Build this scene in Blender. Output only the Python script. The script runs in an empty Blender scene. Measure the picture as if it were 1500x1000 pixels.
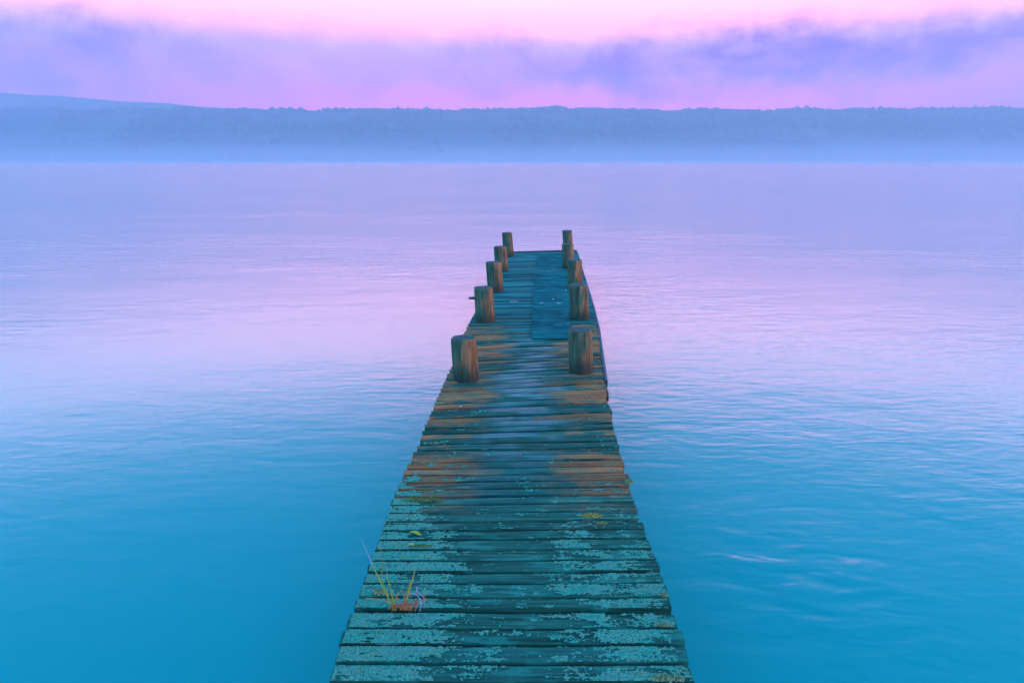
import bpy, bmesh, math, random
import numpy as np
from mathutils import Vector, Matrix, noise
R = math.radians
rnd = random.Random(7)
SC = bpy.context.scene
COL = SC.collection

# ------------------------------------------------------------------ camera
DECK = 0.45                       # deck top above the lake
EYE = 1.60                        # camera above the deck
F = 1000.0                        # focal length in photo pixels (24 mm)
PITCH = math.atan(266.0 / F)
CAMZ = DECK + EYE
cam_d = bpy.data.cameras.new('camera')
cam_d.sensor_width = 36.0
cam_d.lens = 24.0
cam_d.clip_start = 0.05
cam_d.clip_end = 12000
cam = bpy.data.objects.new('camera', cam_d)
COL.objects.link(cam)
cam.location = (0, 0, CAMZ)
cam.rotation_euler = (R(90) - PITCH, 0, 0)
SC.camera = cam

# ------------------------------------------------------------------ node helper
class N:
    def __init__(s, tree):
        s.t = tree
    def n(s, typ, **kw):
        nd = s.t.nodes.new(typ)
        for k, v in kw.items():
            setattr(nd, k, v)
        return nd
    def put(s, sock, v):
        if hasattr(v, 'is_linked') or isinstance(v, bpy.types.NodeSocket):
            s.t.links.new(v, sock)
        else:
            sock.default_value = v
    def m(s, op, a, b=None, c=None, clamp=False):
        nd = s.n('ShaderNodeMath', operation=op)
        nd.use_clamp = clamp
        s.put(nd.inputs[0], a)
        if b is not None: s.put(nd.inputs[1], b)
        if c is not None: s.put(nd.inputs[2], c)
        return nd.outputs[0]
    def vm(s, op, a, b=None):
        nd = s.n('ShaderNodeVectorMath', operation=op)
        s.put(nd.inputs[0], a)
        if b is not None: s.put(nd.inputs[1], b)
        return nd.outputs[0]
    def step(s, x, a, b, lo=0.0, hi=1.0):          # smooth step of x from a..b
        nd = s.n('ShaderNodeMapRange', interpolation_type='SMOOTHSTEP')
        s.put(nd.inputs[0], x)
        s.put(nd.inputs[1], a); s.put(nd.inputs[2], b)
        s.put(nd.inputs[3], lo); s.put(nd.inputs[4], hi)
        return nd.outputs[0]
    def mix(s, f, a, b, mode='MIX'):
        nd = s.n('ShaderNodeMix', data_type='RGBA', blend_type=mode)
        s.put(nd.inputs[0], f)
        for sock, v in ((nd.inputs[6], a), (nd.inputs[7], b)):
            if isinstance(v, tuple) and len(v) == 3: v = v + (1,)
            s.put(sock, v)
        return nd.outputs[2]
    def noise(s, vec, scale, detail=4, rough=0.55, dist=0.0):
        nd = s.n('ShaderNodeTexNoise')
        s.put(nd.inputs['Vector'], vec)
        nd.inputs['Scale'].default_value = scale
        nd.inputs['Detail'].default_value = detail
        nd.inputs['Roughness'].default_value = rough
        nd.inputs['Distortion'].default_value = dist
        return nd.outputs[0]
    def ramp(s, x, stops, interp='LINEAR'):
        nd = s.n('ShaderNodeValToRGB')
        nd.color_ramp.interpolation = interp
        els = nd.color_ramp.elements
        while len(els) < len(stops): els.new(0.5)
        for e, (p, c) in zip(els, stops):
            e.position = p
            e.color = c if len(c) == 4 else tuple(c) + (1,)
        s.put(nd.inputs[0], x)
        return nd.outputs[0]
    def mapping(s, vec, scale=(1, 1, 1), rot=(0, 0, 0), loc=(0, 0, 0)):
        nd = s.n('ShaderNodeMapping')
        s.put(nd.inputs[0], vec)
        nd.inputs['Location'].default_value = loc
        nd.inputs['Rotation'].default_value = rot
        nd.inputs['Scale'].default_value = scale
        return nd.outputs[0]

# ------------------------------------------------------------------ sky
world = bpy.data.worlds.new('World')
SC.world = world
world.use_nodes = True
w = N(world.node_tree)
world.node_tree.nodes.clear()
tc = w.n('ShaderNodeTexCoord').outputs['Generated']
sep = w.n('ShaderNodeSeparateXYZ'); w.put(sep.inputs[0], tc)
dx, dy, dz = sep.outputs
elev = w.m('MULTIPLY', w.m('ARCSINE', dz), 57.29578)          # degrees
azim = w.m('MULTIPLY', w.m('ARCTAN2', dx, dy), 57.29578)      # 0 = down the pier
# soft drifting fog: noise on a direction squeezed in height
fogv = w.mapping(tc, scale=(1.0, 1.0, 3.2))
n1 = w.noise(fogv, 3.0, 4, 0.5, 0.2)
n2 = w.noise(w.mapping(tc, scale=(1.3, 1.3, 2.2), loc=(4, 2, 7)), 9.0, 4, 0.55, 0.3)
n3 = w.noise(w.mapping(tc, scale=(3.0, 3.0, 1.6), loc=(1, 5, 2), rot=(0, R(18), 0)), 9.0, 5, 0.62, 0.6)
nn = w.m('ADD', w.m('MULTIPLY', w.m('SUBTRACT', n1, 0.5), 4.0), w.m('MULTIPLY', w.m('SUBTRACT', n2, 0.5), 4.2))
nn = w.m('ADD', nn, w.m('MULTIPLY', w.m('SUBTRACT', n3, 0.5), 2.0))
e2 = w.m('ADD', elev, nn)
t = w.m('DIVIDE', elev, 60.0, clamp=True)
base = w.ramp(t, [
    (0.0,   (2.00, 0.21, 1.00)),
    (0.085, (1.95, 0.26, 1.02)),
    (0.135, (1.50, 0.74, 1.14)),
    (0.165, (2.80, 0.92, 1.50)),
    (0.195, (6.40, 1.18, 2.10)),
    (0.25,  (8.80, 4.60, 6.40)),
    (0.31,  (2.10, 1.80, 3.30)),
    (0.39,  (0.03, 1.10, 2.30)),
    (0.62,  (0.00, 0.70, 1.45)),
    (1.0,   (0.00, 0.58, 1.20))])
# violet fog band above the far ridge
band = w.m('MULTIPLY', w.step(e2, 4.0, 7.0), w.step(e2, 10.6, 7.4))
az01 = w.m('DIVIDE', w.m('ADD', azim, 60.0), 120.0, clamp=True)
bstr = w.ramp(az01, [(0.14, (0.95,)*3), (0.25, (0.85,)*3), (0.36, (0.35,)*3), (0.44, (0.40,)*3), (0.52, (0.85,)*3),
                     (0.60, (1.0,)*3), (0.70, (0.95,)*3), (0.86, (0.8,)*3)])
bcol = w.ramp(az01, [(0.14, (0.14, 0.10, 0.86)), (0.30, (0.40, 0.03, 0.80)), (0.5, (0.44, 0.0, 0.78)), (0.66, (0.36, 0.0, 0.78)), (0.86, (0.28, 0.02, 0.80))])
thin = w.step(w.noise(w.mapping(tc, scale=(1.4, 1.4, 2.4), loc=(2, 9, 4), rot=(0, R(25), 0)), 6.5, 5, 0.6, 0.5), 0.30, 0.60, 0.55, 1.05)
skyc = w.mix(w.m('MULTIPLY', band, w.m('MULTIPLY', bstr, thin), clamp=True), base, bcol)
# the horizon gets bluer to both sides
side = w.m('MULTIPLY', w.step(w.m('ABSOLUTE', w.m('SUBTRACT', azim, 4.0)), 14.0, 44.0), w.step(elev, 8.5, 2.0))
skyc = w.mix(w.m('MULTIPLY', side, 0.8), skyc, (0.22, 0.16, 1.0))
# the glow stands over the pier and cools off to both sides
glow = w.m('MULTIPLY', w.step(w.m('ABSOLUTE', w.m('SUBTRACT', azim, 3.0)), 12.0, 60.0), w.step(elev, 4.0, 12.0))
skyc = w.mix(w.m('MULTIPLY', glow, 0.72), skyc, w.mix(1.0, skyc, (0.30, 1.0, 1.08), 'MULTIPLY'))
bg = w.n('ShaderNodeBackground')
w.put(bg.inputs[0], skyc)
bg.inputs[1].default_value = 1.0
wo = w.n('ShaderNodeOutputWorld')
world.node_tree.links.new(bg.outputs[0], wo.inputs[0])

# ------------------------------------------------------------------ sun (dusk: low, soft, warm)
sd = bpy.data.lights.new('sun', 'SUN')
sd.energy = 2.0
sd.angle = R(14)
sd.color = (1.0, 0.42, 0.34)
sun = bpy.data.objects.new('sun', sd)
COL.objects.link(sun)
sun_dir = Vector((math.cos(R(9)) * math.cos(R(-12)), math.cos(R(9)) * math.sin(R(-12)), math.sin(R(9))))
sun.rotation_euler = (-sun_dir).to_track_quat('-Z', 'Y').to_euler()
sun.location = (30, -6, 8)

# ------------------------------------------------------------------ exposure
SC.view_settings.view_transform = 'Standard'
SC.view_settings.look = 'None'
SC.view_settings.exposure = 0.0
SC.view_settings.gamma = 1.0
SC.view_settings.use_curve_mapping = False
SC.cycles.volume_bounces = 10
SC.cycles.max_bounces = 14
SC.cycles.use_denoising = True

# ------------------------------------------------------------------ helpers
def link(o, parent=None):
    COL.objects.link(o)
    if parent is not None:
        o.parent = parent
        o.matrix_parent_inverse = Matrix.Identity(4)
    return o

def tag(o, label=None, cat=None, group=None, kind=None):
    if label: o['label'] = label
    if cat: o['category'] = cat
    if group: o['group'] = group
    if kind: o['kind'] = kind
    return o

def empty(name, loc):
    o = bpy.data.objects.new(name, None)
    o.empty_display_size = 0.1
    o.location = loc
    return link(o)

def mesh(name, verts, faces, mat, parent=None, loc=(0, 0, 0), smooth=False):
    me = bpy.data.meshes.new(name)
    me.from_pydata([tuple(v) for v in verts], [], faces)
    me.update()
    if mat: me.materials.append(mat)
    if smooth:
        me.polygons.foreach_set('use_smooth', [True] * len(me.polygons))
    o = bpy.data.objects.new(name, me)
    o.location = loc
    return link(o, parent)

def mesh_np(name, V, T, mat, parent=None, smooth=False):
    """many triangles from numpy arrays"""
    me = bpy.data.meshes.new(name)
    nv, nt = len(V), len(T)
    me.vertices.add(nv); me.loops.add(nt * 3); me.polygons.add(nt)
    me.vertices.foreach_set('co', np.asarray(V, np.float32).ravel())
    me.loops.foreach_set('vertex_index', np.asarray(T, np.int32).ravel())
    me.polygons.foreach_set('loop_start', np.arange(0, nt * 3, 3, dtype=np.int32))
    me.polygons.foreach_set('loop_total', np.full(nt, 3, np.int32))
    me.polygons.foreach_set('use_smooth', np.full(nt, smooth, dtype=bool))
    me.update(calc_edges=True)
    pass
    me.materials.append(mat)
    o = bpy.data.objects.new(name, me)
    return link(o, parent)

cp, sp_ = math.cos(PITCH), math.sin(PITCH)
def ray(px, py):
    """direction through a point measured in the 1500 x 1000 photograph"""
    x, y = (px - 750) / F, -(py - 500) / F
    return Vector((x, cp + y * sp_, -sp_ + y * cp))
def on_plane(px, py, z=DECK):
    d = ray(px, py)
    k = (z - CAMZ) / d.z
    return Vector((d.x * k, d.y * k, z))
def project(p):
    q = Vector(p) - Vector((0, 0, CAMZ))
    fwd = q.y * cp - q.z * sp_
    up = q.y * sp_ + q.z * cp
    return 750 + F * q.x / fwd, 500 - F * up / fwd

def principled(name):
    m = bpy.data.materials.new(name)
    m.use_nodes = True
    return m, N(m.node_tree), m.node_tree.nodes['Principled BSDF']

def simple_mat(name, col, rough=0.7, var=0.35, scale=40.0, bump=0.3, dist=0.004, col2=None):
    m, n, b = principled(name)
    g = n.n('ShaderNodeTexCoord').outputs['Object']
    f = n.noise(g, scale, 4)
    c2 = col2 or tuple(c * (1 - var) for c in col)
    n.put(b.inputs['Base Color'], n.mix(n.step(f, 0.3, 0.7), c2, col))
    b.inputs['Roughness'].default_value = rough
    bp = n.n('ShaderNodeBump')
    bp.inputs['Strength'].default_value = bump
    bp.inputs['Distance'].default_value = dist
    n.put(bp.inputs['Height'], f)
    n.put(b.inputs['Normal'], bp.outputs[0])
    return m

# ------------------------------------------------------------------ materials
def water_material():
    m, n, b = principled('lake_water')
    g = n.n('ShaderNodeNewGeometry').outputs['Position']
    b.inputs['Base Color'].default_value = (0.0, 0.345, 0.325, 1)
    b.inputs['IOR'].default_value = 1.333
    b.inputs['Roughness'].default_value = 0.19
    # patches where the breeze touches the water
    patch = n.step(n.noise(n.mapping(g, scale=(0.5, 0.9, 1)), 0.16, 3), 0.40, 0.66, 0.35, 1.25)
    l1 = n.noise(n.mapping(g, scale=(0.42, 1.0, 1), rot=(0, 0, R(14))), 1.5, 2, 0.5, 0.3)
    l2 = n.noise(n.mapping(g, scale=(0.40, 1.0, 1), rot=(0, 0, R(-10))), 5.2, 2, 0.5, 0.4)
    l3 = n.noise(n.mapping(g, scale=(0.45, 1.0, 1), rot=(0, 0, R(5))), 13.0, 2, 0.5, 0.3)
    l0 = n.noise(n.mapping(g, scale=(0.35, 1.0, 1)), 0.35, 2, 0.5)
    # a stirred patch to the right of the pier
    pv = n.vm('MULTIPLY', n.vm('SUBTRACT', g, (1.46, 2.92, 0.0)), (1.0, 0.85, 0.0))
    ln = n.n('ShaderNodeVectorMath', operation='LENGTH'); n.put(ln.inputs[0], pv)
    stir = n.step(ln.outputs['Value'], 0.95, 0.1)
    l4 = n.noise(n.mapping(g, scale=(0.5, 1.0, 1), rot=(0, 0, R(24))), 5.6, 2, 0.4, 0.4)
    h = n.m('ADD', n.m('MULTIPLY', l1, 0.008), n.m('MULTIPLY', l2, 0.0085))
    h = n.m('ADD', h, n.m('MULTIPLY', l3, 0.0046))
    h = n.m('MULTIPLY', h, n.m('MULTIPLY', patch, 0.85))
    h = n.m('ADD', h, n.m('MULTIPLY', l0, 0.014))
    h = n.m('ADD', h, n.m('MULTIPLY', n.m('MULTIPLY', l4, stir), 0.019))
    bp = n.n('ShaderNodeBump')
    bp.inputs['Strength'].default_value = 1.0
    bp.inputs['Distance'].default_value = 1.0
    n.put(bp.inputs['Height'], h)
    n.put(b.inputs['Normal'], bp.outputs[0])
    return m

def plank_material():
    m, n, b = principled('weathered_deck_wood')
    tcn = n.n('ShaderNodeTexCoord')
    ob = tcn.outputs['Object']
    oi = n.n('ShaderNodeObjectInfo').outputs['Random']
    pos = n.n('ShaderNodeNewGeometry').outputs['Position']
    so = n.n('ShaderNodeSeparateXYZ'); n.put(so.inputs[0], ob)
    spz = n.n('ShaderNodeSeparateXYZ'); n.put(spz.inputs[0], pos)
    x, d = so.outputs[0], spz.outputs[1]
    off = n.n('ShaderNodeCombineXYZ')
    n.put(off.inputs[0], n.m('MULTIPLY', oi, 37.0)); n.put(off.inputs[1], n.m('MULTIPLY', oi, 91.0))
    v = n.vm('ADD', ob, off.outputs[0])
    grain = n.noise(n.mapping(v, scale=(2.2, 70, 40)), 1.0, 5, 0.6, 0.15)
    fine = n.noise(n.mapping(v, scale=(7, 190, 90)), 1.0, 4, 0.6)
    blot = n.noise(n.mapping(v, scale=(3.0, 12, 5)), 1.0, 4, 0.6)
    blot2 = n.noise(n.mapping(v, scale=(5.0, 16, 5), loc=(9, 3, 1)), 1.0, 4, 0.6)
    big = n.noise(n.mapping(v, scale=(2.6, 1.0, 1)), 1.0, 4, 0.65)
    wood = n.mix(n.step(grain, 0.30, 0.72), (0.008, 0.050, 0.036), (0.046, 0.215, 0.142))
    wood = n.mix(n.step(blot, 0.42, 0.70), wood, (0.016, 0.125, 0.090))
    wood = n.mix(n.m('MULTIPLY', n.step(oi, 0.2, 0.9), 0.35), wood, (0.018, 0.110, 0.090))
    # bare brown wood along both margins from the middle of the pier on
    ax = n.m('ABSOLUTE', n.m('ADD', x, n.m('MULTIPLY', n.m('SUBTRACT', big, 0.5), 0.75)))
    marg = n.step(ax, 0.10, 0.40)
    mid = n.m('MULTIPLY', n.step(d, 2.3, 3.5), n.step(d, 7.1, 6.5))
    brn = n.m('MULTIPLY', n.m('MULTIPLY', marg, mid), n.step(n.m('ADD', n.m('ADD', n.m('MULTIPLY', blot2, 0.55), n.m('MULTIPLY', grain, 0.45)), n.m('MULTIPLY', oi, 0.22)), 0.54, 0.66))
    brn = n.m('MULTIPLY', brn, n.step(n.noise(n.mapping(v, scale=(4.5, 22, 5), loc=(1, 6, 4)), 1.0, 4, 0.65), 0.26, 0.46))
    brown = n.mix(n.step(grain, 0.35, 0.70), (0.34, 0.100, 0.036), (0.90, 0.240, 0.085))
    brown = n.mix(n.step(blot, 0.35, 0.65), brown, (0.46, 0.200, 0.080))
    wood = n.mix(n.m('MULTIPLY', brn, 0.92), wood, brown)
    # walked strip and the far end: wet wood, blue sky sheen put into its colour
    damp_sheen = n.m('MULTIPLY', n.step(ax, 0.36, 0.10), n.step(n.noise(n.mapping(v, scale=(2.0, 5, 2)), 1.0, 3), 0.40, 0.60))
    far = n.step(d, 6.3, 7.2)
    damp_sheen = n.m('MAXIMUM', n.m('MULTIPLY', damp_sheen, n.step(d, 2.6, 4.0)), n.m('MULTIPLY', far, 0.85))
    wood = n.mix(n.m('MULTIPLY', damp_sheen, 0.75), wood, n.mix(n.step(grain, 0.35, 0.7), (0.003, 0.110, 0.125), (0.020, 0.360, 0.330)))
    # boards dry out unevenly; far ones also vary in painted sheen
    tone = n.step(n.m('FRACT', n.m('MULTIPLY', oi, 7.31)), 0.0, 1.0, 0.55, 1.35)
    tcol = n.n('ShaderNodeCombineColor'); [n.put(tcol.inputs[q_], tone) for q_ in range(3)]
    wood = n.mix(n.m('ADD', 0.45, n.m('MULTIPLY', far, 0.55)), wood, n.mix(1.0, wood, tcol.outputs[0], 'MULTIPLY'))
    # pale splinters where the surface has lifted
    sl = n.noise(n.mapping(v, scale=(6.0, 90, 40), loc=(3, 8, 2)), 1.0, 2, 0.5)
    wood = n.mix(n.m('MULTIPLY', n.step(sl, 0.69, 0.74), 0.7), wood, (0.16, 0.36, 0.32))
    # thin lichen film between the raised lichen
    film = n.m('MULTIPLY', n.step(d, 3.4, 2.3), n.step(blot2, 0.50, 0.62))
    wood = n.mix(n.m('MULTIPLY', film, 0.5), wood, (0.03, 0.31, 0.22))
    # hairline checks
    crack = n.step(fine, 0.34, 0.28)
    wood = n.mix(n.m('MULTIPLY', crack, 0.7), wood, (0.010, 0.018, 0.016))
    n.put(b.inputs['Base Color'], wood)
    n.put(b.inputs['Specular IOR Level'], n.m('ADD', 0.05, n.m('MULTIPLY', n.m('MULTIPLY', damp_sheen, n.step(d, 6.6, 5.6)), 0.04)))
    rg = n.m('SUBTRACT', 0.78, n.m('MULTIPLY', n.m('MULTIPLY', damp_sheen, n.step(d, 6.6, 5.6)), 0.42))
    n.put(b.inputs['Roughness'], n.m('ADD', rg, n.m('MULTIPLY', n.m('SUBTRACT', grain, 0.5), 0.25)))
    bp = n.n('ShaderNodeBump')
    bp.inputs['Strength'].default_value = 0.8
    bp.inputs['Distance'].default_value = 0.004
    n.put(bp.inputs['Height'], n.m('ADD', n.m('MULTIPLY', grain, 1.0), n.m('MULTIPLY', fine, 0.6)))
    n.put(b.inputs['Normal'], bp.outputs[0])
    return m

def post_material():
    m, n, b = principled('weathered_post_wood')
    ob = n.n('ShaderNodeTexCoord').outputs['Object']
    oi = n.n('ShaderNodeObjectInfo').outputs['Random']
    off = n.n('ShaderNodeCombineXYZ')
    n.put(off.inputs[0], n.m('MULTIPLY', oi, 23.0)); n.put(off.inputs[2], n.m('MULTIPLY', oi, 17.0))
    v = n.vm('ADD', ob, off.outputs[0])
    so = n.n('ShaderNodeSeparateXYZ'); n.put(so.inputs[0], ob)
    gr = n.noise(n.mapping(v, scale=(46, 46, 3.2)), 1.0, 5, 0.6, 0.2)
    gf = n.noise(n.mapping(v, scale=(150, 150, 8)), 1.0, 3, 0.6)
    bl = n.noise(n.mapping(v, scale=(11, 11, 4)), 1.0, 4, 0.6)
    brown = n.mix(n.step(gr, 0.32, 0.68), (0.20, 0.090, 0.036), (0.60, 0.265, 0.110))
    green = n.mix(n.step(gr, 0.32, 0.68), (0.024, 0.072, 0.044), (0.080, 0.200, 0.112))
    # greener towards the left side of each post, darker at its foot
    side = n.m('ADD', n.m('MULTIPLY', so.outputs[0], -5.0), n.m('MULTIPLY', n.m('SUBTRACT', bl, 0.5), 2.2))
    foot = n.step(n.m('ADD', so.outputs[2], n.m('MULTIPLY', n.m('SUBTRACT', bl, 0.5), 0.22)), 0.17, 0.02)
    c = n.mix(n.m('MULTIPLY', n.step(side, -0.34, 0.22), 0.95), brown, green)
    sp = n.noise(n.mapping(v, scale=(34, 34, 1.1), loc=(2, 5, 1)), 1.0, 2, 0.5)
    c = n.mix(n.m('MULTIPLY', n.step(sp, 0.325, 0.30), 0.85), c, (0.012, 0.012, 0.010))
    c = n.mix(n.m('MULTIPLY', foot, 0.8), c, (0.022, 0.050, 0.038))
    c = n.mix(n.m('MULTIPLY', n.step(gf, 0.36, 0.28), 0.7), c, (0.012, 0.014, 0.010))
    n.put(b.inputs['Base Color'], c)
    b.inputs['Roughness'].default_value = 0.8
    b.inputs['Specular IOR Level'].default_value = 0.15
    bp = n.n('ShaderNodeBump')
    bp.inputs['Strength'].default_value = 0.8
    bp.inputs['Distance'].default_value = 0.008
    n.put(bp.inputs['Height'], n.m('ADD', gr, n.m('MULTIPLY', gf, 0.4)))
    n.put(b.inputs['Normal'], bp.outputs[0])
    return m

def lichen_material():
    m, n, b = principled('crusty_lichen')
    pos = n.n('ShaderNodeNewGeometry').outputs['Position']
    a = n.noise(pos, 9.0, 3)
    f = n.noise(pos, 150.0, 3, 0.6)
    c = n.mix(n.step(a, 0.40, 0.62), (0.050, 0.43, 0.275), (0.13, 0.42, 0.26))
    c = n.mix(n.step(f, 0.35, 0.62), n.mix(0.75, c, (0.01, 0.09, 0.07)), c)
    c = n.mix(n.m('MULTIPLY', n.step(f, 0.60, 0.72), 0.6), c, (0.20, 0.62, 0.44))
    c = n.mix(n.m('MULTIPLY', n.step(n.noise(n.mapping(pos, scale=(40, 130, 60)), 1.0, 4, 0.65), 0.56, 0.66), 0.75), c, (0.012, 0.075, 0.055))
    fl = n.noise(n.mapping(pos, scale=(30, 55, 30)), 1.0, 3, 0.6)
    c = n.mix(n.m('MULTIPLY', n.step(fl, 0.62, 0.70), 0.75), c, (0.38, 0.27, 0.07))
    g2 = n.noise(n.mapping(pos, scale=(12, 30, 12), loc=(3, 3, 3)), 1.0, 4, 0.6)
    c = n.mix(n.m('MULTIPLY', n.step(g2, 0.42, 0.62), 0.6), c, (0.135, 0.300, 0.200))
    n.put(b.inputs['Base Color'], c)
    b.inputs['Roughness'].default_value = 0.9
    return m

def forest_material():
    m, n, b = principled('far_forest')
    pos = n.n('ShaderNodeNewGeometry').outputs['Position']
    a = n.noise(n.mapping(pos, scale=(1, 1, 2)), 0.035, 4)
    n.put(b.inputs['Base Color'], n.mix(n.step(a, 0.35, 0.65), (0.018, 0.035, 0.022), (0.055, 0.085, 0.045)))
    b.inputs['Roughness'].default_value = 0.95
    return m

def hill_material():
    m, n, b = principled('far_hillside')
    pos = n.n('ShaderNodeNewGeometry').outputs['Position']
    a = n.noise(n.mapping(pos, scale=(1, 0.6, 3)), 0.012, 4)
    n.put(b.inputs['Base Color'], n.mix(n.step(a, 0.50, 0.62), (0.030, 0.050, 0.030), (0.085, 0.09, 0.055)))
    b.inputs['Roughness'].default_value = 0.95
    return m

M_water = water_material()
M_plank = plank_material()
M_post = post_material()
M_lichen = lichen_material()
M_forest = forest_material()
M_hill = hill_material()
M_frame = simple_mat('dark_damp_timber', (0.030, 0.060, 0.058), 0.75, 0.5, 30)
M_edge = simple_mat('grey_blue_edge_timber', (0.030, 0.130, 0.170), 0.7, 0.5, 30)
M_grain = simple_mat('post_end_grain', (0.060, 0.105, 0.095), 0.8, 0.6, 45)

# ------------------------------------------------------------------ lake
def grid(name, x0, x1, nx, y0, y1, ny, zf, mat, smooth=True):
    vs, fs = [], []
    for j in range(ny + 1):
        for i in range(nx + 1):
            x = x0 + (x1 - x0) * i / nx; y = y0 + (y1 - y0) * j / ny
            vs.append((x, y, zf(x, y)))
    for j in range(ny):
        for i in range(nx):
            a = j * (nx + 1) + i
            fs.append((a, a + 1, a + nx + 2, a + nx + 1))
    return mesh(name, vs, fs, mat, smooth=smooth)

lake = grid('water', -1650, 1650, 66, -600, 1000, 40, lambda x, y: 0.0, M_water)
tag(lake, kind='structure')

# ------------------------------------------------------------------ far shore
RIDGE_K = math.tan(math.atan(343.0 / F) - PITCH)      # slope of the sight line to the ridge top
def sstep(a, b, x):
    t_ = min(1, max(0, (x - a) / (b - a)))
    return t_ * t_ * (3 - 2 * t_)
def hill_z(x, y):
    top = CAMZ + 1150 * RIDGE_K - 9.0
    top += 2.0 * noise.noise((x * 0.004, 3.1, 0)) + 1.5 * noise.noise((x * 0.013, 7.7, 0))
    top += 3.0 * sstep(430, 620, x) + 1.5 * sstep(-500, -800, x)
    h = top * sstep(915, 1150, y) ** 0.85
    h += 3.0 * noise.noise((x * 0.01, y * 0.01, 0)) * sstep(915, 990, y)
    return h - 0.9 * (1 - sstep(890, 915, y))
hills = grid('hills', -1600, 1600, 128, 890, 1400, 22, hill_z, M_hill)
tag(hills, kind='structure')
def mount_z(x, y):
    px = 750 + F * x / (1440 * cp)
    k = 234 - (132 + 27 * sstep(-60, 420, px) + 4 * noise.noise((px * 0.01, 0, 5)))
    z = max(0.0, 1440 * math.tan(math.atan((266 + k) / F) - PITCH)) * sstep(1405, 1440, y)
    return z + 1.5 * noise.noise((x * 0.02, y * 0.02, 1)) * sstep(1405, 1440, y)
mount = grid('mountain', -1600, 500, 90, 1405, 1465, 8, mount_z, M_forest)
tag(mount, kind='structure')

_bm = bmesh.new(); bmesh.ops.create_icosphere(_bm, subdivisions=1, radius=1.0)
ICO_V = np.array([v.co[:] for v in _bm.verts]); ICO_T = np.array([[v.index for v in f.verts] for f in _bm.faces]); _bm.free()
def crowns(name, spots, mat):
    rg = np.random.default_rng(5)
    Vs, Ts, o = [], [], 0
    for (x, y, z, rw, rh) in spots:
        jit = 1 + rg.uniform(-0.28, 0.28, (len(ICO_V), 1))
        v = ICO_V * jit * np.array([rw, rw, rh]) + np.array([x, y, z])
        Vs.append(v); Ts.append(ICO_T + o); o += len(ICO_V)
    return mesh_np(name, np.concatenate(Vs), np.concatenate(Ts), mat, smooth=False)
spots = []
for i in range(8200):
    x = rnd.uniform(-1250, 1250); y = rnd.uniform(935, 1185)
    if i < 3000: y = rnd.uniform(1135, 1180)          # full canopy along the skyline
    elif noise.noise((x * 0.009, y * 0.012, 4)) < -0.12: continue
    cl = noise.noise((x * 0.022, y * 0.01, 9)) + 0.6 * noise.noise((x * 0.07, 2, 9)); r = rnd.uniform(2.6, 5.6) * (1 + 0.5 * cl); hgt = max(2.5, rnd.uniform(3.2, 5.6) * (1.0 + 0.7 * cl))
    spots.append((x, y, hill_z(x, y) + hgt * 0.45, r, hgt))
fo = crowns('forest', spots, M_forest)
tag(fo, 'hazy dark wood covering the low ridge across the lake', 'forest', kind='stuff')
spots = []
for i in range(700):
    px = rnd.uniform(-200, 470)
    x = (px - 750) * 0.92; y = rnd.uniform(905, 935)
    if noise.noise((x * 0.012, 1, 2)) < -0.1 and px > 150: continue
    r = rnd.uniform(4, 7); hgt = rnd.uniform(6, 11) * (1 - 0.5 * sstep(100, 450, px))
    spots.append((x, y, hill_z(x, y) + hgt * 0.8 + 1, r, hgt))
fo2 = crowns('shoreline_trees', spots, M_forest)
tag(fo2, 'misty belt of trees along the far left shore below the ridge', 'trees', kind='stuff')

# ------------------------------------------------------------------ air: haze and the low mist bank
def volume_mat(name, col, dens, aniso):
    m = bpy.data.materials.new(name)
    m.use_nodes = True
    nt = m.node_tree
    nt.nodes.clear()
    pv = nt.nodes.new('ShaderNodeVolumePrincipled')
    pv.inputs['Color'].default_value = col + (1,)
    pv.inputs['Density'].default_value = dens
    pv.inputs['Anisotropy'].default_value = aniso
    out = nt.nodes.new('ShaderNodeOutputMaterial')
    nt.links.new(pv.outputs[0], out.inputs['Volume'])
    return m
def box(name, lo, hi, mat, parent=None):
    vs = [(x, y, z) for z in (lo[2], hi[2]) for y in (lo[1], hi[1]) for x in (lo[0], hi[0])]
    fs = [(0, 2, 3, 1), (4, 5, 7, 6), (0, 1, 5, 4), (2, 6, 7, 3), (0, 4, 6, 2), (1, 3, 7, 5)]
    return mesh(name, vs, fs, mat, parent)
haze = box('haze', (-1700, -650, -2.0), (1700, 1480, 160), volume_mat('haze_air', (0.66, 0.76, 0.94), 0.00092, 0.25))
tag(haze, kind='stuff')
def mist_bank(fh, seed, dens):
    nx, ny = 100, 16
    vs, fs = [], []
    for i in range(nx + 1):
        x = -1350 + 2700 * i / nx
        hh = fh * (23 + 6 * noise.noise((x * 0.005, seed, 3)) + 3 * noise.noise((x * 0.019, 4, seed)) + 2.0 * sstep(200, 500, x))
        for k in range(ny + 1):
            u = k / ny
            y = 110 + (930 - 110) * u
            z = hh * (min(1.0, u / 0.86) ** (2.0 + 0.2 * seed)) * (1 - sstep(0.93, 1.02, u)) + 0.25
            vs.append((x, y, z))
    top = len(vs)
    vs += [(x, y, 0.12 + 0.02 * seed) for x, y, z in vs]
    for i in range(nx):
        for k in range(ny):
            a = i * (ny + 1) + k
            q_ = (a, a + 1 + ny, a + 2 + ny, a + 1)
            fs.append(q_); fs.append(tuple(top + z for z in q_[::-1]))
    rim = [i * (ny + 1) for i in range(nx + 1)] + [nx * (ny + 1) + k for k in range(1, ny + 1)] + [i * (ny + 1) + ny for i in range(nx - 1, -1, -1)] + [k for k in range(ny - 1, 0, -1)]
    for a, b_ in zip(rim, rim[1:] + rim[:1]):
        fs.append((b_, a, a + top, b_ + top))
    return mesh('mist', vs, fs, volume_mat('mist_air', (0.95, 0.82, 0.93), dens, 0.2))
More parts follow.
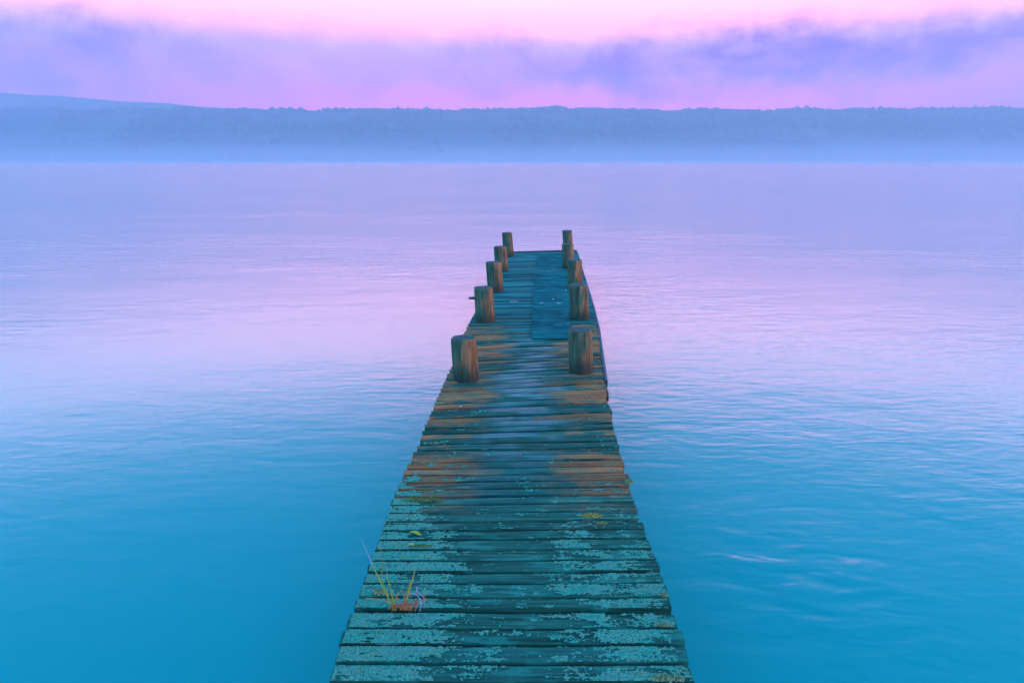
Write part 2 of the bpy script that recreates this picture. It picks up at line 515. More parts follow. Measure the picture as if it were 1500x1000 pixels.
tag(mist_bank(0.72, 1, 0.0008), 'dense low bank of mist lying on the lake before the far shore', 'mist', kind='stuff')
tag(mist_bank(1.0, 2, 0.0007), 'thin pale veil of mist rising over the low bank before the far shore', 'mist', kind='stuff')
tag(mist_bank(1.45, 3, 0.0008), 'faint upper veil of mist drifting across the foot of the ridge', 'mist', kind='stuff')

# ------------------------------------------------------------------ pier
LEFT = [(1060, 466), (1000, 480.5), (971, 490), (945, 498), (920, 507), (889, 519), (846, 535), (780, 557), (722, 579), (706, 587), (686, 595), (650, 613),
        (626, 620.5), (605, 631), (584, 639), (563, 650), (540, 660), (483, 682), (466, 691), (430, 710), (400, 723), (376, 733), (360, 739)]
RIGHT = [(1060, 1036), (1000, 1019), (971, 1010.5), (943, 1000), (899, 986), (864, 977), (820, 960), (788, 948), (748, 933), (723, 925), (705, 919), (684, 913),
         (650, 905), (630, 899), (612, 895), (590, 890), (575, 887), (540, 882.5), (497, 876.5), (473, 874), (443, 866), (406, 855), (377, 846.5), (368, 844), (355, 840)]
SLOPE = [(1060, 0.0), (893, 0.0), (800, -0.008), (715, -0.015), (657, -0.014), (634, -0.027), (600, -0.041), (575, -0.05), (556, -0.055), (546, -0.06),
         (524, -0.045), (504, -0.045), (487, -0.022), (471, -0.012), (430, -0.010), (398, -0.045), (384, -0.03), (366, -0.026)]
def interp(tab, y):
    ys = [a for a, _ in tab][::-1]; vs = [b for _, b in tab][::-1]
    return float(np.interp(y, ys, vs))
gaps = [1058, 1028, 998.9, 971.4, 944.6, 919.9, 892.9, 874.2, 854.1, 837.6, 820.9, 804.9, 789.7, 775.6, 762.9, 749.9, 737.5, 725.7, 715.1, 704.5,
        694.2, 684.7, 674.8, 666.7, 657.5, 648.9, 639.6, 631.5, 623.6, 615.4, 607.3, 601.1, 593.7, 586.8, 581.3, 574.3, 567.3, 561.0, 555.0]
def y_of_dist(dd):
    return project((0, dd, DECK))[1]
d_end = on_plane(795, 369.5).y
dd = on_plane(770, 555).y
while dd < d_end - 0.05:
    dd += 0.092 * rnd.uniform(0.93, 1.07)
    gaps.append(y_of_dist(dd))
def gap_line(yc):
    s = interp(SLOPE, yc)
    out = []
    for tab in (LEFT, RIGHT):
        yy = yc
        for _ in range(4):
            xx = interp(tab, yy); yy = yc + s * (xx - 770)
        out.append(on_plane(xx, yy))
    return out
lines = [gap_line(y) for y in gaps]

pier = empty('pier', on_plane(752, 985).xyz * 1.0)
tag(pier, 'narrow weathered plank pier reaching out over the calm lake', 'pier')
P0 = Vector(pier.location)

THICK = 0.036
def make_plank(i, A, B, gn, gf, dz, tilt):
    """A, B = near and far gap line (left, right ends); gn, gf = half gaps"""
    nl = (A[0] + B[0]) * 0.5; nr = (A[1] + B[1]) * 0.5
    ctr = (nl + nr) * 0.5
    ax = (nr - nl); ln_ = ax.length; ax.normalize()
    ay = Vector((-ax.y, ax.x, 0))
    M = Matrix(((ax.x, ay.x, 0, 0), (ax.y, ay.y, 0, 0), (0, 0, 1, 0), (0, 0, 0, 1)))
    def loc(p):
        q = p - ctr
        return q.dot(ax), q.dot(ay)
    a0, a1 = loc(A[0]), loc(A[1]); b0, b1 = loc(B[0]), loc(B[1])
    seed = i * 3.71
    el = rnd.uniform(-0.0035, 0.0035) + (0.005 if rnd.random() < 0.08 else 0)
    er = rnd.uniform(-0.005, 0.005) + (0.007 if rnd.random() < 0.12 else 0)
    seg = 24 if i < 24 else (14 if i < 50 else 8)
    vs, fs = [], []
    npf = 8
    for k in range(seg + 1):
        u = k / seg
        xl = min(a0[0], b0[0]) * 0.5 + max(a0[0], b0[0]) * 0.5 - el
        xr = (a1[0] + b1[0]) * 0.5 + er
        x = xl + (xr - xl) * u
        yn = a0[1] + (a1[1] - a0[1]) * u + gn
        yf = b0[1] + (b1[1] - b0[1]) * u - gf
        wn = 0.0030 * noise.noise((x * 4, seed, 0)) + 0.0024 * noise.noise((x * 19, seed, 2))
        wf = 0.0030 * noise.noise((x * 4, seed, 5)) + 0.0024 * noise.noise((x * 19, seed, 8))
        if k in (0, seg):
            wn += 0.003 + 0.003 * rnd.random(); wf -= 0.003 + 0.003 * rnd.random()
        yn += wn; yf += wf
        yfull = yf - yn
        z0 = dz + tilt * (u - 0.5) + 0.0035 * noise.noise((x * 2.1, seed, 11))
        rn = 0.0026 + 0.0015 * noise.noise((x * 9, seed, 21)); rf = 0.0026 + 0.0015 * noise.noise((x * 9, seed, 31))
        cup = 0.0007
        xs = rnd.uniform(-0.003, 0.003) if k in (0, seg) else 0
        prof = [(yn + 0.001, z0 - THICK), (yn, z0 - rn), (yn + rn, z0 - 0.0008), (yn + yfull * 0.35, z0 + cup),
                (yn + yfull * 0.68, z0 + cup * 0.7), (yf - rf, z0 - 0.0010), (yf, z0 - rf), (yf - 0.001, z0 - THICK)]
        for (py_, pz) in prof:
            vs.append((x + xs + (rnd.uniform(-0.003, 0.003) if k in (0, seg) else 0), py_, pz))
    for k in range(seg):
        for p in range(npf):
            a = k * npf + p; b_ = k * npf + (p + 1) % npf
            fs.append((a, a + npf, b_ + npf, b_))
    fs.append(tuple(range(npf))); fs.append(tuple(seg * npf + p for p in range(npf - 1, -1, -1)))
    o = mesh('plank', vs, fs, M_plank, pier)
    o.matrix_local = Matrix.Translation(ctr - P0) @ M
    return ctr, ax, ay, a0, a1, b0, b1

plank_tops = []
POST_ROWS_Y = [561.0, 474.0]
for i in range(len(lines) - 1):
    yn, yf = gaps[i], gaps[i + 1]
    gn = gf = (0.0074 if i < 18 else 0.0082) + rnd.uniform(-0.0015, 0.0025)
    if abs(yn - 892.9) < 1: gn = 0.010
    if abs(yf - 892.9) < 1: gf = 0.016
    if yn < 480 < yn + 7 or (yn < 474 and yn > 470.5): gn = 0.022
    dz = rnd.uniform(-0.003, 0.003) if i < 18 else rnd.uniform(-0.005, 0.005)
    if 395 < yf and yn < 400: dz += 0.014
    tilt = rnd.uniform(-0.004, 0.004)
    plank_tops.append((i, dz) + tuple(make_plank(i, lines[i], lines[i + 1], gn, gf, dz, tilt)))

# the deck runs on under the camera towards the shore
near_l, near_r = lines[0][0].copy(), lines[0][1].copy()
sl = (lines[1][0] - lines[0][0]); sr = (lines[1][1] - lines[0][1])
for k in range(16):
    stp = 0.088 * rnd.uniform(0.95, 1.05)
    nl_ = near_l + Vector((-0.0005, -stp, 0)); nr_ = near_r + Vector((0.0005, -stp, 0))
    plank_tops.insert(0, (0, 0.0) + tuple(make_plank(200 + k, (nl_, nr_), (near_l, near_r), 0.007, 0.007, 0.0, 0.0)))
    near_l, near_r = nl_, nr_

# frame under the deck
def bar(name, p, q, wdt, hgt, mat, parent, origin=None):
    """rectangular beam from p to q, its top at z of p and q, with chamfered edges"""
    p, q = Vector(p), Vector(q)
    ax = (q - p).normalized(); ay = Vector((-ax.y, ax.x, 0)).normalized()
    c = min(wdt, hgt) * 0.12
    h = wdt / 2
    prof = [(-h + c, 0), (h - c, 0), (h, -c), (h, -hgt + c), (h - c, -hgt), (-h + c, -hgt), (-h, -hgt + c), (-h, -c)]
    org = origin or P0
    vs, fs = [], []
    for e in (p, q):
        for (a, b_) in prof:
            vs.append(e + ay * a + Vector((0, 0, b_)) - org)
    n_ = len(prof)
    for k in range(n_):
        fs.append((k, (k + 1) % n_, n_ + (k + 1) % n_, n_ + k))
    fs.append(tuple(range(n_ - 1, -1, -1))); fs.append(tuple(range(n_, 2 * n_)))
    return mesh(name, vs, fs, mat, parent)
zu = DECK - THICK - 0.012
bk = [0, 12, 24, 37, 55, 75, 95, len(lines) - 1]
for u in (0.10, 0.5, 0.90):
    for a, b_ in zip(bk[:-1], bk[1:]):
        pa = lines[a][0].lerp(lines[a][1], u) if a else near_l.lerp(near_r, u); pb = lines[b_][0].lerp(lines[b_][1], u)
        bar('stringer', (pa.x, pa.y, zu), (pb.x, pb.y, zu), 0.07, 0.15, M_frame, pier)
# thin edge boards nailed to the plank ends on the right, beyond the first posts
for a, b_ in ((37, 46), (46, 55), (55, 66), (66, 78), (78, 92), (92, len(lines) - 1)):
    pa, pb = lines[a][1], lines[b_][1]
    bar('edge_board', (pa.x + 0.020, pa.y, DECK - 0.012), (pb.x + 0.020, pb.y - 0.004, DECK - 0.012), 0.022, 0.11, M_edge, pier)
# the end board of the pier
pa, pb = lines[-1]
bar('end_board', (pa.x - 0.01, pa.y + 0.03, DECK + 0.012), (pb.x + 0.01, pb.y + 0.03, DECK + 0.012), 0.05, 0.14, M_frame, pier)

def log(name, p, q, r0, r1, mat, parent, origin, sides=14, wob=0.05, seed=0, rings=6):
    p, q = Vector(p), Vector(q)
    ax = (q - p).normalized()
    e1 = ax.cross(Vector((0, 0.2, 1) if abs(ax.z) < 0.9 else (1, 0, 0))).normalized(); e2_ = ax.cross(e1)
    vs, fs = [], []
    for k in range(rings + 1):
        u = k / rings
        r = r0 + (r1 - r0) * u
        for s in range(sides):
            a = 2 * math.pi * s / sides
            rr = r * (1 + wob * noise.noise((math.cos(a) * 1.5 + seed, math.sin(a) * 1.5, u * 3)))
            vs.append(p.lerp(q, u) + (e1 * math.cos(a) + e2_ * math.sin(a)) * rr - origin)
    for k in range(rings):
        for s in range(sides):
            a = k * sides + s; b_ = k * sides + (s + 1) % sides
            fs.append((a, b_, b_ + sides, a + sides))
    fs.append(tuple(range(sides - 1, -1, -1))); fs.append(tuple(rings * sides + s for s in range(sides)))
    return mesh(name, vs, fs, mat, parent, smooth=False)

# ------------------------------------------------------------------ posts
# base: x centre, front foot y, width; top: x centre, upper rim y   (measured)
POSTS = [
    ('L', 683.5, 561.0, 38.5, 679.0, 489.0, 'nearest post on the left side of the pier, squat and dark green at its foot'),
    ('R', 851.5, 549.5, 36.0, 849.5, 477.5, 'nearest post on the right side, broad, with mossy rim and reddish right flank'),
    ('L', 711.0, 474.5, 28.0, 708.0, 417.5, 'second post from the front on the left side of the pier'),
    ('R', 849.0, 470.0, 28.5, 846.0, 413.5, 'second post from the front on the right side, standing just beyond the broad one'),
    ('L', 726.0, 428.5, 24.0, 723.0, 381.5, 'third post from the front on the left side, beside the wet blue-sheened planks'),
    ('R', 843.0, 426.0, 22.0, 841.5, 378.5, 'third post from the front on the right side, partly hidden by the post before it'),
    ('L', 735.5, 400.0, 19.0, 732.5, 359.5, 'fourth post from the front on the left side, by the step in the deck'),
    ('R', 832.5, 396.0, 17.5, 831.5, 355.5, 'fourth post from the front on the right side, in line before the last one'),
    ('L', 745.0, 377.0, 15.5, 742.5, 339.5, 'last post on the left, at the far end corner of the pier'),
    ('R', 833.0, 374.0, 14.5, 830.7, 336.5, 'last post on the right, slimmest one at the far end of the pier'),
]
post_centres = []
for idx, (side, xb, yb, wpx, xt, yt, lab) in enumerate(POSTS):
    foot = on_plane(xb, yb)
    depth = foot.y * cp + EYE * sp_
    r = wpx * depth / F / 2 * 1.01
    ctr = foot + Vector((0, r, 0))
    ctr.x = ctr.x * (ctr.y / foot.y) if False else on_plane(xb, yb).x * (1 + r / foot.y)
    # height so that the back of the top rim meets the measured row
    dr = ray(xt, yt)
    k = (ctr.y + r * 0.95) / dr.y
    ztop = CAMZ + dr.z * k
    xtop = dr.x * ctr.y / dr.y
    hgt = ztop - DECK
    root = empty('mooring_post', (ctr.x, ctr.y, DECK))
    tag(root, lab, 'post', 'wooden posts along the pier')
    O = Vector(root.location)
    lean = Vector((xtop - ctr.x, 0, 0))
    sides, rings = 28, 12
    vs, fs = [], []
    zs = [-1.2, -0.6, -0.2, -0.02] + [hgt * (j + 1) / 7 - (0.022 if j == 6 else 0) for j in range(7)] + [hgt - 0.012, hgt - 0.004]
    for j, z in enumerate(zs):
        inset = {len(zs) - 1: 0.010, len(zs) - 2: 0.003}.get(j, 0.0)
        for s in range(sides):
            a = 2 * math.pi * s / sides
            cx, sy = math.cos(a), math.sin(a)
            rr = r * (1 + 0.035 * noise.noise((cx * 1.3 + idx * 5, sy * 1.3, z * 2.0)) + 0.022 * noise.noise((cx * 6 + idx * 3, sy * 6, z * 1.2))) - inset
            if z > 0.05: rr *= 1 - 0.03 * (z / hgt)
            zz = z + (0.006 * noise.noise((cx * 2 + idx, sy * 2, 3)) if j >= len(zs) - 3 else 0)
            vs.append((lean.x * max(z, -0.2) / hgt + cx * rr, sy * rr, zz))
    for j in range(len(zs) - 1):
        for s in range(sides):
            a = j * sides + s; b_ = j * sides + (s + 1) % sides
            fs.append((a, b_, b_ + sides, a + sides))
    fs.append(tuple(range(sides - 1, -1, -1)))
    sh = mesh('shaft', vs, fs, M_post, root)
    sh.data.polygons.foreach_set('use_smooth', [True] * len(sh.data.polygons))
    # weathered end grain, slightly dished with radial checks
    vs, fs = [], []
    j = len(zs) - 1
    ring0 = []
    for q_, (fr, dzz) in enumerate(((1.0, 0.0), (0.78, 0.002), (0.45, 0.001), (0.15, -0.003))):
        for s in range(sides):
            a = 2 * math.pi * s / sides
            rr = (r * (1 + 0.035 * noise.noise((math.cos(a) * 1.3 + idx * 5, math.sin(a) * 1.3, hgt * 2.0))) * 0.97 - 0.009) * fr
            chk = -0.006 if (s * 7 + idx) % 9 == 0 and q_ in (1, 2) else 0
            vs.append((lean.x + math.cos(a) * rr, math.sin(a) * rr, hgt - 0.004 + dzz + chk + 0.006 * noise.noise((math.cos(a) * 2 + idx, math.sin(a) * 2, 3)) * fr))
    for q_ in range(3):
        for s in range(sides):
            a = q_ * sides + s; b_ = q_ * sides + (s + 1) % sides
            fs.append((a, b_, b_ + sides, a + sides))
    fs.append(tuple(3 * sides + s for s in range(sides)))
    mesh('end_grain', vs, fs, M_grain, root)
    post_centres.append((ctr, r))

# cross logs bolted to the posts under the deck
for k in range(5):
    (pl, rl), (pr, rr_) = post_centres[2 * k], post_centres[2 * k + 1]
    ex_l, ex_r = (0.02, 0.03, 0.10, 0.02, 0.02)[k], (0.02, 0.02, 0.02, 0.02, 0.02)[k]
    d_ = (pr - pl).normalized()
    yoff = Vector((0, -rl - 0.06, 0))
    log('cross_beam', pl + yoff - d_ * (rl + ex_l) + Vector((0, 0, -0.25)), pr + yoff + d_ * (rr_ + ex_r) + Vector((0, 0, -0.25)), 0.055, 0.055, M_frame, pier, P0, seed=k)
# round pole ends that show past the deck edges
e = on_plane(886, 571)
log('pole_end', (e.x - 0.25, e.y + 0.02, DECK - 0.055), (e.x + 0.028, e.y + 0.02, DECK - 0.055), 0.042, 0.040, M_frame, pier, P0, seed=9)
e = on_plane(697, 433)
log('pole_end', (e.x + 0.20, e.y, DECK - 0.03), (e.x - 0.09, e.y, DECK - 0.03), 0.040, 0.012, M_frame, pier, P0, seed=12)

# ------------------------------------------------------------------ lichen crust on the near planks
LV, LT = [], []
def crust(u, P):
    """> 0 where lichen grows; its size sets how thick it gets"""
    x, y = P.x, P.y
    n_a = noise.noise((x * 6.0, y * 15.0, 2.0)); n_b = noise.noise((x * 17.0, y * 34.0, 5.0)); n_c = noise.noise((x * 60.0, y * 90.0, 8.0)); n_d = noise.noise((x * 150.0, y * 170.0, 3.0))
    n_e = noise.noise((x * 9.0, y * 130.0, 7.0))
    st = n_a * 0.50 + n_b * 0.40 + n_c * 0.40 + n_d * 0.36 + n_e * 0.42
    d = y
    lw = 0.34 - 0.24 * sstep(2.3, 3.2, d)
    left = (1 - sstep(lw * 0.55, lw * 1.35, u)) * (1 - sstep(2.9, 3.5, d)) * 0.62
    right = sstep(0.52, 0.74, u) * (1 - 0.5 * sstep(0.96, 1.0, u)) * (1 - sstep(2.3, 3.3, d)) * 0.42
    midp = 0.11 * (1 - sstep(1.9, 3.0, d))
    edge = 0.12 * (abs(u - 0.5) > 0.30) * (1 - sstep(3.3, 4.2, d))
    return max(left, right, midp, edge) + st * 0.85 - 0.30
for (i, dz, ctr, ax, ay, a0, a1, b0, b1) in plank_tops:
    if i > 38: break
    x0, x1 = (a0[0] + b0[0]) / 2, (a1[0] + b1[0]) / 2
    nx = 300 if i < 12 else (230 if i < 22 else 160)
    ny = 20 if i < 12 else (16 if i < 22 else 11)
    idx, val = {}, {}
    for ix in range(nx + 1):
        u = 0.004 + 0.992 * ix / nx
        lx = x0 + (x1 - x0) * u
        yn = a0[1] + (a1[1] - a0[1]) * u + 0.0075; yf = b0[1] + (b1[1] - b0[1]) * u - 0.0085
        if abs(gaps[i + 1] - 892.9) < 1: yf -= 0.010
        if abs(gaps[i] - 892.9) < 1: yn += 0.005
        for iy in range(ny + 1):
            v_ = iy / ny
            P = ctr + ax * lx + ay * (yn + (yf - yn) * v_)
            val[ix, iy] = (crust(u, P), P, v_)
    def vert(ix, iy):
        k = idx.get((ix, iy))
        if k is None:
            c_, P, v_ = val[ix, iy]
            k = idx[ix, iy] = len(LV)
            q_ = min(1.0, max(0.0, c_ * 4.0))
            hz = DECK + dz + 0.0002 + 0.0016 * math.sin(math.pi * v_) + q_ * rnd.uniform(0.0004, 0.0042)
            if c_ <= 0: hz -= 0.0012
            LV.append((P.x - P0.x + rnd.uniform(-0.0016, 0.0016), P.y - P0.y + rnd.uniform(-0.0014, 0.0014), hz - P0.z))
        return k
    for ix in range(nx):
        for iy in range(ny):
            cs = [val[ix + p, iy + q_][0] for p, q_ in ((0, 0), (1, 0), (1, 1), (0, 1))]
            if sum(c_ > 0 for c_ in cs) >= 3:
                a_, b_, c_, d_ = vert(ix, iy), vert(ix + 1, iy), vert(ix + 1, iy + 1), vert(ix, iy + 1)
                if rnd.random() < 0.5: LT += [(a_, b_, c_), (a_, c_, d_)]
                else: LT += [(a_, b_, d_), (b_, c_, d_)]
lich = mesh_np('lichen', np.array(LV), np.array(LT), M_lichen, pier)
lich['kind'] = 'stuff'

# ------------------------------------------------------------------ non-slip strips on the far deck
def mat_material():
    m, n, b = principled('dark_blue_matting')
    pos = n.n('ShaderNodeNewGeometry').outputs['Position']
    st = n.noise(n.mapping(pos, scale=(2.5, 11, 3)), 1.0, 4, 0.6)
    bl = n.noise(n.mapping(pos, scale=(5, 3.5, 3)), 1.0, 4, 0.65)
    fi = n.noise(n.mapping(pos, scale=(60, 40, 30)), 1.0, 3, 0.6)
    c = n.mix(n.step(st, 0.35, 0.65), (0.003, 0.080, 0.088), (0.010, 0.190, 0.180))
    c = n.mix(n.m('MULTIPLY', n.step(bl, 0.52, 0.70), 0.6), c, (0.05, 0.25, 0.24))
    c = n.mix(n.m('MULTIPLY', n.step(fi, 0.58, 0.70), 0.5), c, (0.004, 0.06, 0.07))
    n.put(b.inputs['Base Color'], c)
    b.inputs['Roughness'].default_value = 0.9
    b.inputs['Specular IOR Level'].default_value = 0.03
    bp = n.n('ShaderNodeBump')
    bp.inputs['Strength'].default_value = 0.6
    bp.inputs['Distance'].default_value = 0.004
    n.put(bp.inputs['Height'], n.m('ADD', st, fi))
    n.put(b.inputs['Normal'], bp.outputs[0])
    return m
M_mat = mat_material()
def strip(px_left, px_right, y0, y1, lab, lift):
    L = []
    rows = [y0] + sorted([q_ for g0, g1 in zip(gaps[:-1], gaps[1:]) for q_ in (g0, g0 * 0.5 + g1 * 0.5) if y1 + 0.3 < q_ < y0 - 0.3], reverse=True) + [y1]
    n_ = len(rows) - 1
    for k, yy in enumerate(rows):
        u = (y0 - yy) / (y0 - y1)
        L.append((on_plane(px_left[0] + (px_left[1] - px_left[0]) * u, yy), on_plane(px_right[0] + (px_right[1] - px_right[0]) * u, yy)))
    o0 = L[0][0].copy()
    vs, fs = [], []
    m_ = 8
    for k, (a, b_) in enumerate(L):
        for j in range(m_ + 1):
            p = a.lerp(b_, j / m_)
            z = lift + 0.0016 * noise.noise((p.x * 6, p.y * 5, 1)) + (0.0 if any(abs(rows[k] - g_) < 0.05 for g_ in gaps) else 0.0065)
            if k in (0, n_): z -= 0.002
            vs.append(Vector((p.x + 0.008 * noise.noise((p.y * 3, j, 4)) + 0.010 * noise.noise((p.y * 11, j * 2, 9)), p.y, DECK + z)) - o0)
    nt_ = len(vs)
    vs += [v - Vector((0, 0, 0.005)) for v in vs]
    for k in range(n_):
        for j in range(m_):
            a = k * (m_ + 1) + j
            q_ = (a, a + 1, a + m_ + 2, a + m_ + 1)
            fs.append(q_); fs.append(tuple(nt_ + z for z in q_[::-1]))
    rim = [j for j in range(m_ + 1)] + [k * (m_ + 1) + m_ for k in range(1, n_ + 1)] + [n_ * (m_ + 1) + j for j in range(m_ - 1, -1, -1)] + [k * (m_ + 1) for k in range(n_ - 1, 0, -1)]
    for a, b_ in zip(rim, rim[1:] + rim[:1]):
        fs.append((b_, a, a + nt_, b_ + nt_))
    o = mesh('walkway_mat', vs, fs, M_mat, None, loc=o0)
    tag(o, lab, 'mat', 'dark strips laid on the far deck')
    return o
strip((778.5, 783.0), (836.0, 832.0), 497.5, 401.0, 'long dark blue strip laid along the right half of the far deck', 0.011)
strip((784.0, 787.5), (830.0, 826.0), 396.5, 372.5, 'short dark strip on the raised last stretch of the deck', 0.012)

# ------------------------------------------------------------------ small things on the deck
def blob(name, px, py, rx, ry, hz, mat, lab, cat, group=None, bumps=30, seed=1, lift=0.008):
    """a low lumpy cushion made of many small bumps"""
    rg = random.Random(seed)
    c = on_plane(px, py, DECK)
    vs, fs = [], []
    for _ in range(bumps * 3):
        a = rg.uniform(0, 6.28); q_ = rg.random() ** 0.6 * (1 + 0.35 * noise.noise((math.cos(a) * 2 + seed, math.sin(a) * 2, seed)))
        x, y = rx * q_ * math.cos(a), ry * q_ * math.sin(a)
        s = rg.uniform(0.12, 0.26) * min(rx, ry)
        h = hz * max(0.2, 1 - 0.7 * q_ * q_) * rg.uniform(0.7, 1.2)
        o = len(vs)
        nsd = 7
        vs.append((x + rg.uniform(-s, s) * 0.3, y, h))
        for (fr, fh) in ((0.6, 0.75), (1.0, 0.0)):
            for k in range(nsd):
                b_ = 6.283 * k / nsd + rg.uniform(-0.2, 0.2)
                vs.append((x + math.cos(b_) * s * fr * rg.uniform(0.8, 1.2), y + math.sin(b_) * s * fr * rg.uniform(0.8, 1.2), h * fh))
        for k in range(nsd):
            k2 = (k + 1) % nsd
            fs.append((o, o + 1 + k, o + 1 + k2))
            fs.append((o + 1 + k, o + 1 + nsd + k, o + 1 + nsd + k2, o + 1 + k2))
    ob = mesh(name, vs, fs, mat, None, loc=(c.x, c.y, DECK + lift - 0.002))
    tag(ob, lab, cat, group)
    return ob
M_moss_y = simple_mat('pale_yellow_moss', (0.36, 0.44, 0.20), 0.9, 0.6, 120)
M_moss_o = simple_mat('ochre_moss', (0.52, 0.36, 0.06), 0.9, 0.6, 120)
M_moss_g = simple_mat('olive_moss', (0.20, 0.26, 0.05), 0.9, 0.6, 120)
G = 'moss cushions on the planks'
blob('moss_clump', 976, 995, 0.055, 0.018, 0.012, M_moss_y, 'pale yellow moss on the right end of the plank at the bottom edge', 'moss', G, 40, 1)
blob('moss_clump', 1002-30, 917, 0.030, 0.011, 0.010, M_moss_y, 'small yellow moss cushion by the right ends of the near planks, second from the bottom', 'moss', G, 24, 2)
blob('moss_clump', 972, 873.5, 0.020, 0.010, 0.009, M_moss_y, 'small pale moss cushion on the right ends just above the widest gap', 'moss', G, 18, 3)
blob('moss_clump', 556, 869, 0.032, 0.018, 0.014, M_moss_y, 'pale green moss cushion behind the grass tuft', 'moss', G, 30, 4)
blob('moss_clump', 867, 756.5, 0.055, 0.022, 0.006, M_moss_o, 'flat orange yellow moss patch on the right side of the pier', 'moss', G, 40, 5)
blob('moss_clump', 882, 768, 0.026, 0.012, 0.005, M_moss_o, 'small ochre moss patch just below the larger orange one', 'moss', G, 20, 6)
blob('moss_clump', 620, 733, 0.10, 0.022, 0.006, M_moss_g, 'long olive moss patch on the left side of the pier', 'moss', G, 60, 7)
blob('moss_clump', 618, 801, 0.045, 0.014, 0.006, M_moss_g, 'short olive moss patch beside a fallen leaf on the left side', 'moss', G, 26, 8)
blob('moss_clump', 922, 708, 0.022, 0.022, 0.020, M_moss_y, 'small moss tuft sticking out past the right edge of the deck', 'moss', G, 16, 9)

M_leaf = simple_mat('yellow_green_leaf', (0.46, 0.42, 0.04), 0.6, 0.4, 60, col2=(0.30, 0.40, 0.03))
M_leaf2 = simple_mat('pale_dead_leaf', (0.62, 0.46, 0.20), 0.6, 0.3, 60)
M_red = simple_mat('red_petal', (0.60, 0.03, 0.06), 0.5, 0.2, 60)
def leaf(name, px, py, ln_, wd, rot, mat, lab, cat):
    c = on_plane(px, py, DECK)
    vs, fs = [], []
    n_ = 7
    for k in range(n_ + 1):
        u = k / n_
        hw = wd * 0.5 * math.sin(math.pi * (0.06 + 0.92 * u)) ** 0.8
        z = 0.006 + 0.006 * math.sin(u * 4.0)
        x = (u - 0.5) * ln_
        vs += [(x, -hw, z + 0.003), (x, 0, z), (x, hw, z + 0.003)]
    for k in range(n_):
        for j in range(2):
            a = k * 3 + j
            fs.append((a, a + 1, a + 4, a + 3))
    nt_ = len(vs)
    vs += [(x, y, z - 0.0012) for x, y, z in vs]
    fs += [tuple(nt_ + q_ for q_ in f[::-1]) for f in fs]
    for k in range(n_):
        for j in (0, 2):
            a = k * 3 + j; fs.append((a, a + 3, a + 3 + nt_, a + nt_))
    o = mesh(name, vs, fs, mat, None, loc=(c.x, c.y, DECK))
    o.rotation_euler.z = rot
    tag(o, lab, cat)
    return o
leaf('fallen_leaf', 609, 783, 0.060, 0.022, R(-22), M_leaf, 'yellow green fallen leaf on the left planks, farther of the two', 'leaf')
leaf('fallen_leaf', 603, 800.5, 0.036, 0.016, R(8), M_leaf2, 'pale dry fallen leaf on the left planks, nearer of the two', 'leaf')
leaf('petal', 763, 668, 0.022, 0.018, R(30), M_red, 'tiny red petal in the middle of the deck', 'petal')
M_drop = simple_mat('white_dropping', (0.78, 0.78, 0.80), 0.7, 0.2, 90)
G2 = 'pale droppings on the far deck'
for k, (px, py, rx, ry, lab) in enumerate((
        (753, 442, 0.050, 0.020, 'long pale dropping on the bare planks left of the dark strip'),
        (793, 446, 0.018, 0.018, 'faint pale dropping near the left edge of the long dark strip'),
        (810, 440, 0.018, 0.018, 'pale dropping in the middle of the long dark strip'),
        (819, 446, 0.030, 0.026, 'brightest white dropping on the right part of the long dark strip'),
        (829, 427, 0.018, 0.022, 'pale dropping by the foot of the third post on the right'))):
    blob('bird_dropping', px, py, rx, ry, 0.004, M_drop, lab, 'dropping', G2, 10, 40 + k, lift=0.017 if k else 0.005)
blob('bird_dropping', 675, 595.5, 0.012, 0.012, 0.005, M_drop, 'single pale dropping on the brown planks before the left posts', 'dropping', None, 8, 60, lift=0.004)

